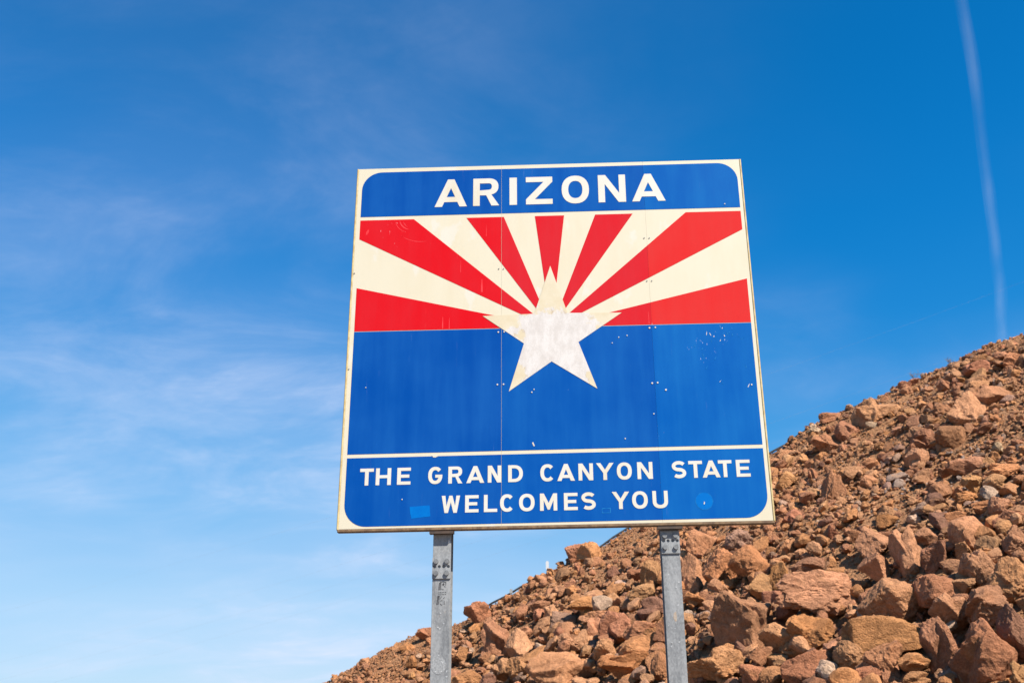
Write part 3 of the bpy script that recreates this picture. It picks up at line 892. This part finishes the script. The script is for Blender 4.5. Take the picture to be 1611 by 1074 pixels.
HERO = '''3.48 8.4 2.95 1.17 0.58 t;4.06 7.17 2.71 0.67 0.56 t;3.72 6.6 2.27 0.85 0.44 o;4.67 7.99 3.39 0.4 0.71 t;4.81 7.54 3.26 0.32 0.43 b;5.36 7.52 3.56 0.59 0.49 t;5.34 7.04 3.32 0.32 0.31 l;
5.04 6.73 3.03 0.45 0.44 t;5.1 6.2 2.84 0.46 0.51 y;4.54 6.79 2.79 0.51 0.4 r;4.77 6.62 2.81 0.26 0.21 l;4.42 6.28 2.5 0.43 0.41 t;4.73 5.94 2.52 0.5 0.45 b;4.69 5.23 2.17 0.29 0.59 p;
4.34 5.26 2.03 0.62 0.62 r;4.09 5.81 2.11 0.34 0.58 r;3.56 6.16 1.98 0.42 0.4 b;3.34 6.62 2.06 0.38 0.38 y;2.91 6.87 1.94 0.66 0.4 r;2.83 7.87 2.34 0.57 0.38 y;3.09 7.67 2.4 0.59 0.45 o;
4.48 8.97 3.72 0.47 0.43 t;4.2 8.18 3.22 0.4 0.4 t;3.61 9.38 3.42 0.48 0.27 l;5.55 6.83 3.34 0.28 0.4 t;2.53 7.21 1.86 0.36 0.22 b;3.36 6.07 1.81 0.43 0.21 r;3.8 5.83 1.94 0.32 0.2 o;
4.43 4.74 1.79 0.18 0.23 y;3.7 5.57 1.77 0.3 0.15 y;2.43 8.69 2.54 0.79 0.9 b;2.51 12.66 4.3 0.64 0.54 t;3.03 11.94 4.23 0.47 0.34 g;2.93 10.54 3.59 0.6 0.64 o;2.54 11.1 3.63 0.58 0.62 o;
2.16 11.58 3.62 0.44 0.68 t;1.95 8.2 2.02 0.73 0.46 y;2.49 7.81 2.11 0.3 0.23 r;2.35 7.45 1.88 0.37 0.26 r;-0.11 10.87 2.09 1.06 0.53 t;0.59 10.57 2.32 0.36 0.42 t;1.07 9.85 2.28 0.56 0.48 o;
0.83 9.68 2.06 0.72 0.38 o;1.28 9.2 2.08 0.31 0.38 r;0.07 11.66 2.52 0.49 0.34 t;1.3 11.92 3.3 0.47 0.38 y;1.37 11.2 3.02 0.42 0.38 p;0.43 12.84 3.24 0.79 0.37 o;0.51 12.02 2.91 0.55 0.31 b;
0.78 11.24 2.73 0.53 0.51 r;1.22 10.55 2.64 0.62 0.28 r;-0.91 13.02 2.61 0.49 0.56 t;-0.81 11.81 2.11 0.45 0.39 y;-0.55 12.15 2.39 0.64 0.29 o;0.47 15.75 4.55 0.5 0.52 o;0.18 16.26 4.61 0.42 0.45 r;
-0.09 12.93 2.99 0.42 0.33 g;1.54 12.53 3.7 0.39 0.53 t;2.05 10.57 3.09 0.31 0.24 o;-0.36 13.06 2.9 0.52 0.35 t;-0.54 14.32 3.35 0.38 0.25 b;-1.39 13.94 2.76 0.56 0.76 b;-1.95 16.07 3.39 0.55 0.47 r;
-1.83 12.85 2.01 0.52 0.3 o;-1.4 12.19 1.95 0.31 0.26 p;-3.17 16.87 3.06 0.37 0.25 r;-3.52 16.66 2.77 0.31 0.22 o;-1.16 12.34 2.16 0.36 0.36 t;-2.26 14.48 2.5 0.38 0.3 t;1.28 13.08 3.78 0.31 0.24 r;
0.9 13.92 3.95 0.27 0.22 p;7.74 11.55 6.62 0.67 0.46 t;7.21 11.52 6.35 0.74 0.72 t;7.11 12.19 6.54 0.5 0.33 b;7.98 12.48 7.12 0.49 0.2 t;8.33 13.34 7.71 0.54 0.31 r;8.82 12.77 7.71 0.45 0.3 r;
6.41 14.08 7.04 0.88 0.64 y;5.78 14.08 6.67 0.45 0.53 b;5.89 15.5 7.34 0.54 0.31 r;5.37 14.16 6.48 0.55 0.37 r;6.38 11.41 5.81 0.45 0.41 b;5.97 10.81 5.33 0.37 0.39 t;6.26 9.6 4.93 0.62 0.26 t;
6.43 8.79 4.67 0.43 0.24 o;6.22 8.56 4.45 0.33 0.26 y;6.23 8.12 4.26 0.39 0.21 t;4.29 13.42 5.57 0.4 0.35 y;4.66 14.82 6.37 0.65 0.27 t;6.63 10.85 5.71 0.57 0.42 b;6.8 9.63 5.23 0.18 0.18 c;
5.61 9.17 4.4 0.33 0.31 t;5.8 8.66 4.26 0.37 0.18 o;5.78 8.13 4.03 0.27 0.21 o;5.91 7.89 3.99 0.26 0.28 t;5.86 7.43 3.76 0.3 0.23 r;6.02 8.92 4.51 0.26 0.26 y;5.28 8.33 3.85 0.27 0.3 p;
5.4 8.87 4.14 0.35 0.21 t;5.45 8.29 3.91 0.34 0.18 o;4.7 11.64 5.02 0.43 0.65 b;5.67 7.3 3.6 0.25 0.23 y;3.95 11.43 4.5 0.46 0.31 r;4.85 9.38 4.07 0.31 0.19 o;5.75 10.15 4.89 0.33 0.21 t;
6.53 9.73 5.12 0.16 0.12 g;5.11 8.98 4.03 0.19 0.13 c;6.22 13.77 6.74 0.23 0.15 c;4.45 10.51 4.35 0.25 0.19 r;4.39 9.54 3.89 0.25 0.17 b;3.56 10.43 3.85 0.35 0.27 t;3.3 8.89 3.02 0.24 0.2 t;
3.22 9.69 3.34 0.29 0.39 o;3.06 8.53 2.73 0.26 0.21 r'''

rocks = []            # (position, size, tone, mesh seed, rotation)
occupied = []         # (s, t, radius)
for k, row in enumerate(HERO.replace('\n', '').split(';')):
    x, y, z, w, h, tone = row.split()
    p_ = np.array([float(x), float(y), float(z)])
    w, h = float(w), float(h)
    p_ = p_ - NRM * 0.05 * min(w, h)
    rocks.append(dict(p=p_, size=(w * 1.12, min(w, h) * 1.15, h * 1.16), tone=tone, seed=100 + k, hero=True))
    d = p_ - ORG
    occupied.append((d @ SD, d @ TD, 0.42 * (w + h) / 2 + 0.02))

rng = np.random.RandomState(21)
TKEYS = ['t', 'o', 'r', 'b', 'p', 'y', 'g', 'l', 'c']
TPROB = [0.28, 0.20, 0.20, 0.14, 0.05, 0.08, 0.02, 0.02, 0.01]
OCC = lambda: np.array(occupied)
tries = 0
target = 186
while target > 0 and tries < 9000:
    tries += 1
    s, t = rng.uniform(-18.5, 2.0), rng.uniform(1.6, 15.4)
    if t > crest(s) - 0.12:
        continue
    near_foot = np.clip((9.0 - t) / 9.0, 0, 1)
    size = (0.20 + 0.17 * near_foot) * (1 + 0.8 * rng.rand() ** 2.2)
    o = OCC()
    if (np.hypot(o[:, 0] - s, o[:, 1] - t) < o[:, 2] + size * 0.30).any():
        continue
    if s < -12.2:
        size *= 0.6
    p_ = slope_point(s, t, size * rng.uniform(0.0, 0.20))
    px = project(p_)
    if not (505 < px[0] < 1625 and 500 < px[1] < 1085):
        continue
    if px[1] < 822 and 530 < px[0] < 1206:                  # behind the sign board
        continue
    asp = rng.uniform(0.55, 1.0, 2)
    rocks.append(dict(p=p_, size=(size, size * asp[0], size * asp[1]), tone=TKEYS[rng.choice(9, p=TPROB)], seed=1000 + rng.randint(36), hero=False))
    occupied.append((s, t, size * 0.40))
    target -= 1


def zone(px, py):
    if px < 680:
        return 'left of the left post'
    if px < 1052:
        return 'between the posts near the bottom edge' if py > 985 else 'between the posts under the sign'
    if px < 1218:
        return 'right of the right post near the bottom edge' if py > 965 else "just under the sign's lower right corner"
    if py < 700:
        return 'near the crest at the right edge' if px > 1450 else 'on the crest right of the sign'
    if py < 790:
        return "beside the sign's lower right edge" if px < 1420 else 'halfway up the slope at the right edge'
    if py < 880:
        return "level with the sign's bottom edge" if px < 1420 else "level with the sign's bottom edge, far right"
    return 'in the lower right corner' if px > 1420 else 'low on the slope right of the sign'


ORD = ['first', 'second', 'third', 'fourth', 'fifth', 'sixth', 'seventh', 'eighth', 'ninth', 'tenth', 'eleventh', 'twelfth', 'thirteenth', 'fourteenth', 'fifteenth']
classes = {}
for r in rocks:
    r['px'] = project(r['p'])
    shape = 'slab' if r['size'][0] > 1.7 * r['size'][2] else ('upright' if r['size'][2] > 1.25 * r['size'][0] else '')
    kind_ = 'boulder' if r['hero'] else 'stone'
    word = {'slab': 'flat ', 'upright': 'upright ', '': ''}[shape] + kind_
    r['cls'] = (TWORD[r['tone']] + ' ' + word, zone(*r['px']))
    classes.setdefault(r['cls'], []).append(r)
for (noun, where), members in classes.items():
    members.sort(key=lambda q: q['px'][0])
    n = len(members)
    for i, r in enumerate(members):
        if n == 1:
            r['label'] = 'the ' + noun + ' ' + where
        else:
            r['label'] = ORD[min(i, 14)] + ' ' + noun + ' from the left ' + where

shared = {}
rock_names = {'boulder': 'boulder', 'stone': 'stone'}
for r in rocks:
    key = r['seed']
    if key not in shared:
        Vr, Fr = rock_shape(key, 4 if (r['hero'] and max(r['size']) > 0.40) else 3, sharp=34.0 if key % 3 else 20.0, rough=1.0 if key % 4 else 1.6)
        me = mesh('rock', Vr.tolist(), Fr.tolist(), False)
        me.materials.append(ROCK)
        shared[key] = me
    rr = np.random.RandomState(key * 7 + int(abs(r['p'][0]) * 1000) % 997)
    o = link('boulder' if r['hero'] else 'stone', shared[key])
    o.location = r['p'].tolist()
    o.scale = [q / 2 for q in r['size']]
    if r['hero']:
        o.rotation_euler = (rr.uniform(-.15, .15), rr.uniform(-.12, .12) - 0.05, rr.uniform(-.25, .25))
    else:
        o.rotation_euler = (rr.uniform(-.5, .5), rr.uniform(-.5, .5), rr.uniform(0, 6.28))
    c = np.array(TONE[r["tone"]]) * rr.uniform(0.94, 1.22) * np.array([1, rr.uniform(.91, 1.01), rr.uniform(.87, 1.02)])
    o.color = (c[0], c[1], c[2], 1.0)
    o['label'] = r['label']
    o['category'] = 'boulder' if r['hero'] else 'stone'
    o['group'] = 'boulders on the embankment' if r['hero'] else 'loose stones on the embankment'


# ---- everything smaller: rubble and gravel, too many to count
def scatter(name, count, smin, smax, power, sub, nvar, seed, lift, label, s_rng, clear, low, hollow, smooth=False):
    r = np.random.RandomState(seed)
    n = count * 5
    s = r.uniform(s_rng[0], s_rng[1], n)
    t = r.uniform(0.0, 1.0, n) * (crest(s) + 0.55 - 0.2) + 0.2
    wgt = (crest(s) + 0.35) / 15.5                          # even cover for each square metre
    foot = np.clip((7.5 - t) / 5.0, 0, 1) * np.clip((s + 15.5) / 3.0, 0, 1)   # 1 among the big blocks low down
    wgt = wgt * (1 + (low - 1) * foot) / max(1.0, low) * (1 + 0.8 * np.clip((-12.2 - s) / 2.0, 0, 1))
    ok = (r.rand(n) < wgt) & (crest(s) > 0.6)
    s, t = s[ok], t[ok]
    o = OCC()
    keep = np.ones(len(s), bool)
    for (os_, ot, orad) in o:
        keep &= (s - os_) ** 2 + (t - ot) ** 2 > (orad * clear) ** 2
    s, t = s[keep][:count], t[keep][:count]
    m = len(s)
    size = smin + (smax - smin) * r.rand(m) ** power
    patch = 0.5 + 0.5 * np.sin(1.1 * s + 0.5 * t) * np.sin(0.8 * t - 0.6 * s + 1.0)
    size *= 0.80 + 0.45 * patch
    size *= 1 - (0.42 if smin > 0.1 else 0.25 if smin > 0.05 else 0.0) * np.clip((-12.2 - s) / 2.0, 0, 1)       # finer stones at the low end of the slope
    size *= 1 - 0.35 * np.exp(-((t - crest(s)) / 1.2) ** 2)  # and along the crest
    pos = slope_point(s, t, size * r.uniform(lift[0], lift[1], m), hollow)
    ang = r.uniform(0, 2 * np.pi, (m, 3))
    asp = np.stack([np.ones(m), r.uniform(.6, 1.0, m), r.uniform(.42, .85, m)], 1) * size[:, None] / 2
    tone = np.array([TONE[k] for k in TKEYS])
    prob = np.array([0.29, 0.20, 0.22, 0.13, 0.06, 0.06, 0.02, 0.02, 0.014])
    ti = r.choice(9, size=m, p=prob / prob.sum())
    col = tone[ti] * r.uniform(0.84, 1.24, m)[:, None]
    left = np.clip((-12.0 - s) / 3.0, 0, 1)[:, None]        # redder fines at the low end of the slope
    col = col * (1 - 0.55 * left) + 0.55 * left * np.array([0.355, 0.163, 0.075])
    greyp = np.clip(np.sin(0.9 * s + 2.0) * np.sin(0.7 * t + 0.3 * s), 0, 1) * (r.rand(m) < 0.16)
    col = col * (1 - greyp[:, None]) + greyp[:, None] * np.array([0.29, 0.22, 0.18])
    cx, sx_ = np.cos(ang), np.sin(ang)
    Rm = np.zeros((m, 3, 3))
    a, b, c = 0, 1, 2
    tl = 0.45
    ax, ay = (r.rand(m) - .5) * 2 * tl, (r.rand(m) - .5) * 2 * tl
    ca, sa, cb_, sb, cc_, sc_ = np.cos(ax), np.sin(ax), np.cos(ay), np.sin(ay), cx[:, 2], sx_[:, 2]
    Rm[:, 0, 0], Rm[:, 0, 1], Rm[:, 0, 2] = cb_ * cc_, sa * sb * cc_ - ca * sc_, ca * sb * cc_ + sa * sc_
    Rm[:, 1, 0], Rm[:, 1, 1], Rm[:, 1, 2] = cb_ * sc_, sa * sb * sc_ + ca * cc_, ca * sb * sc_ - sa * cc_
    Rm[:, 2, 0], Rm[:, 2, 1], Rm[:, 2, 2] = -sb, sa * cb_, ca * cb_
    base = np.stack([SD, TD, NRM], 1)
    Rm = np.einsum('ij,njk->nik', base, Rm)
    var = r.randint(0, nvar, m)
    AV, AF, AC, off = [], [], [], 0
    for k in range(nvar):
        Vk, Fk = rock_shape(seed * 50 + k, sub)
        ii = np.where(var == k)[0]
        if not len(ii):
            continue
        X = np.einsum('nij,nvj->nvi', Rm[ii], Vk[None] * asp[ii][:, None, :]) + pos[ii][:, None, :]
        AV.append(X.reshape(-1, 3))
        AF.append((Fk[None] + (off + np.arange(len(ii)) * len(Vk))[:, None, None]).reshape(-1, 3))
        AC.append(np.repeat(col[ii], len(Vk), 0))
        off += len(ii) * len(Vk)
    AV, AF, AC = np.concatenate(AV), np.concatenate(AF), np.concatenate(AC)
    me = bpy.data.meshes.new(name)
    me.vertices.add(len(AV))
    me.vertices.foreach_set('co', AV.astype(np.float32).ravel())
    me.loops.add(AF.size)
    me.loops.foreach_set('vertex_index', AF.astype(np.int32).ravel())
    me.polygons.add(len(AF))
    me.polygons.foreach_set('loop_start', np.arange(0, AF.size, 3, dtype=np.int32))
    me.polygons.foreach_set('use_smooth', np.full(len(AF), smooth))
    ca_ = me.attributes.new('Col', 'FLOAT_COLOR', 'POINT')
    ca_.data.foreach_set('color', np.concatenate([AC, np.ones((len(AC), 1))], 1).astype(np.float32).ravel())
    me.update(calc_edges=True)
    me.validate()
    return link(name, me, RUBBLE, kind='stuff', label=label, category=name.split('_')[0])


scatter('rubble', 1900, 0.16, 0.38, 1.8, 2, 24, 31, (0.0, 0.35), 'broken orange and brown rubble covering the embankment', (-19.5, 4.0), 0.62, 2.6, 0.07)
scatter('rubble_small', 6500, 0.075, 0.20, 1.4, 1, 24, 32, (0.05, 0.45), 'small angular orange stones filling gaps between the boulders', (-19.5, 3.0), 0.8, 1.1, 0.18)
scatter('gravel', 38000, 0.022, 0.085, 1.6, 0, 30, 33, (0.10, 0.45), 'fine tan and grey gravel strewn over the embankment', (-19.0, 2.0), 0.95, 0.3, 0.25)

# ------------------------------------------------------------------ small things on the crest
def ground_at(s, t, up=0.0):
    return Vector(slope_point(s, t).tolist()) + Vector((0, 0, up))


def marker(s, t, hgt, label, white):
    q = ground_at(s, t, 0.0)
    e = link('marker_post', None, label=label, category='marker post', group='marker posts along the crest')
    e.location = q
    MB().box(-0.018, 0.018, -0.012, 0.012, -0.25, hgt * 0.55).build('stake', RUBBER if white else GALV, e)
    pts = [(-0.032, hgt * 0.35), (0.032, hgt * 0.35), (0.032, hgt * 0.92), (0.018, hgt), (-0.018, hgt), (-0.032, hgt * 0.92)]
    MB().prism([pts], -0.022, -0.0125).build('reflector', WHITE if white else GALV, e)


marker(-12.93, 7.42, 0.28, 'small white marker post on the crest between the sign posts', True)
marker(-13.52, 6.72, 0.14, 'short grey marker stub on the crest near the left post', False)
pp = []
for s in np.arange(-14.3, -7.6, 0.22):
    t = crest(s) + 0.10
    pp.append(ground_at(float(s), float(t), 0.018 + 0.03 * math.sin(3.1 * s)))
MB().tube(pp, 0.022, 8).build('pipe', RUBBER, None, True, label='thin black pipe lying along the crest of the embankment', category='pipe')

def shrub(s, t, hgt, seed, label):
    rr = random.Random(seed)
    q = ground_at(s, t, -0.03)
    e = link('dry_shrub', None, label=label, category='dry shrub', group='dead twigs on the crest')
    e.location = q
    stems = MB()
    twigs = MB()
    for _ in range(7):
        a, l = rr.uniform(0, 6.28), hgt * rr.uniform(.6, 1.0)
        tip = Vector((math.cos(a) * l * .55, math.sin(a) * l * .3, l))
        mid_ = tip * 0.5 + Vector((rr.uniform(-.03, .03), 0, rr.uniform(-.02, .03)))
        stems.tube([(0, 0, 0), mid_, tip], [.006, .004, .002], 4)
        for _k in range(4):
            b0 = mid_.lerp(tip, rr.random())
            twigs.tube([b0, b0 + Vector((rr.uniform(-.09, .09), rr.uniform(-.04, .04), rr.uniform(.02, .08)))], [.003, .0015], 3)
    stems.build('stem', TWIG, e)
    twigs.build('twig', TWIG, e)


TWIG = plain_mat('dead_twig', (0.20, 0.15, 0.11), (0.13, 0.10, 0.08), 30.0, 0.9)
shrub(-6.9, 14.25, 0.26, 3, 'small leafless dead shrub on the crest right of the sign')
shrub(-6.2, 14.72, 0.20, 8, 'tiny dry tuft on the crest nearer the right edge')

# ------------------------------------------------------------------ power lines far behind, and the contrail
LINES = (((-186.2, 266.9, 6.4), (-56.6, 289.1, 50.7), (144.8, 222.4, 96.8), 'second highest'), ((-185.5, 267.4, 2.2), (-56.4, 289.2, 45.1), (143.9, 223.0, 91.1), 'second lowest'),
         ((-184.9, 267.8, -1.9), (-56.2, 289.2, 39.9), (143.1, 223.5, 86.2), 'lowest'), ((-188.1, 265.6, 19.1), (-57.2, 289.0, 65.8), (147.0, 221.0, 109.7), 'highest'))
for a, b, c, which in LINES:
    a, c = Vector(a), Vector(c)
    d = c - a
    pts = [a + d * k - Vector((0, 0, 5.5 * 4 * max(0.0, k * (1 - k)) if 0 < k < 1 else 0.0)) for k in np.linspace(0.0, 1.0, 25)]
    MB().tube(pts, 0.008, 5).build('power_line', WIRE, None, True, label=which + ' of the four faint power lines crossing the sky behind the sign', category='power line', group='power lines')

t = NT('ice_cloud')
t.n.remove(t.p)
pz = t.pos()
nz = t.noise(t.mapping(pz, (0.0004, 0.0004, 0.0004)), 1.0, 5.0, 0.6)
al = t.rng(nz, 0.30, 0.75, 0.003, 0.0125)
tr = t.node('ShaderNodeBsdfTransparent')
df = t.node('ShaderNodeBsdfDiffuse', {'Color': C4(0.75, 0.77, 0.80)})
tl = t.node('ShaderNodeBsdfTranslucent', {'Color': C4(0.75, 0.77, 0.80)})
m1 = t.node('ShaderNodeMixShader', {0: 0.5, 1: df.outputs[0], 2: tl.outputs[0]})
m2 = t.node('ShaderNodeMixShader', {0: al, 1: tr.outputs[0], 2: m1.outputs[0]})
t.l.new(m2.outputs[0], t.n['Material Output'].inputs['Surface'])
TR = [Vector(q) for q in ((3300, 6500, 6700), (3853, 7683, 7183), (4911, 9838, 7923), (5897, 11916, 7949), (7444, 15278, 8240), (9509, 19833, 8654), (11506, 24420, 8828), (18629, 40958, 9922))]
fine_pts, fine_rad = [], []
for i in range(len(TR) - 1):
    for k in np.linspace(0, 1, 14, endpoint=False):
        q = TR[i].lerp(TR[i + 1], float(k))
        fine_pts.append(q)
        fine_rad.append(0.0056 * q.length * (1 + 0.10 * noise.noise(q * 0.0005)))
mb = MB()
for k in (0.35, 0.6, 0.8, 1.0):
    jit = [q + Vector((noise.noise(q * 0.00035 + Vector((k * 9, 0, 0))), 0, 0)) * r_ * 0.5 for q, r_ in zip(fine_pts, fine_rad)]
    mb.tube(jit, [r_ * k for r_ in fine_rad], 14, False)
con = mb.build('contrail', t.m, None, True, label='faint white contrail descending the blue sky at the right', category='contrail')
con.visible_shadow = True
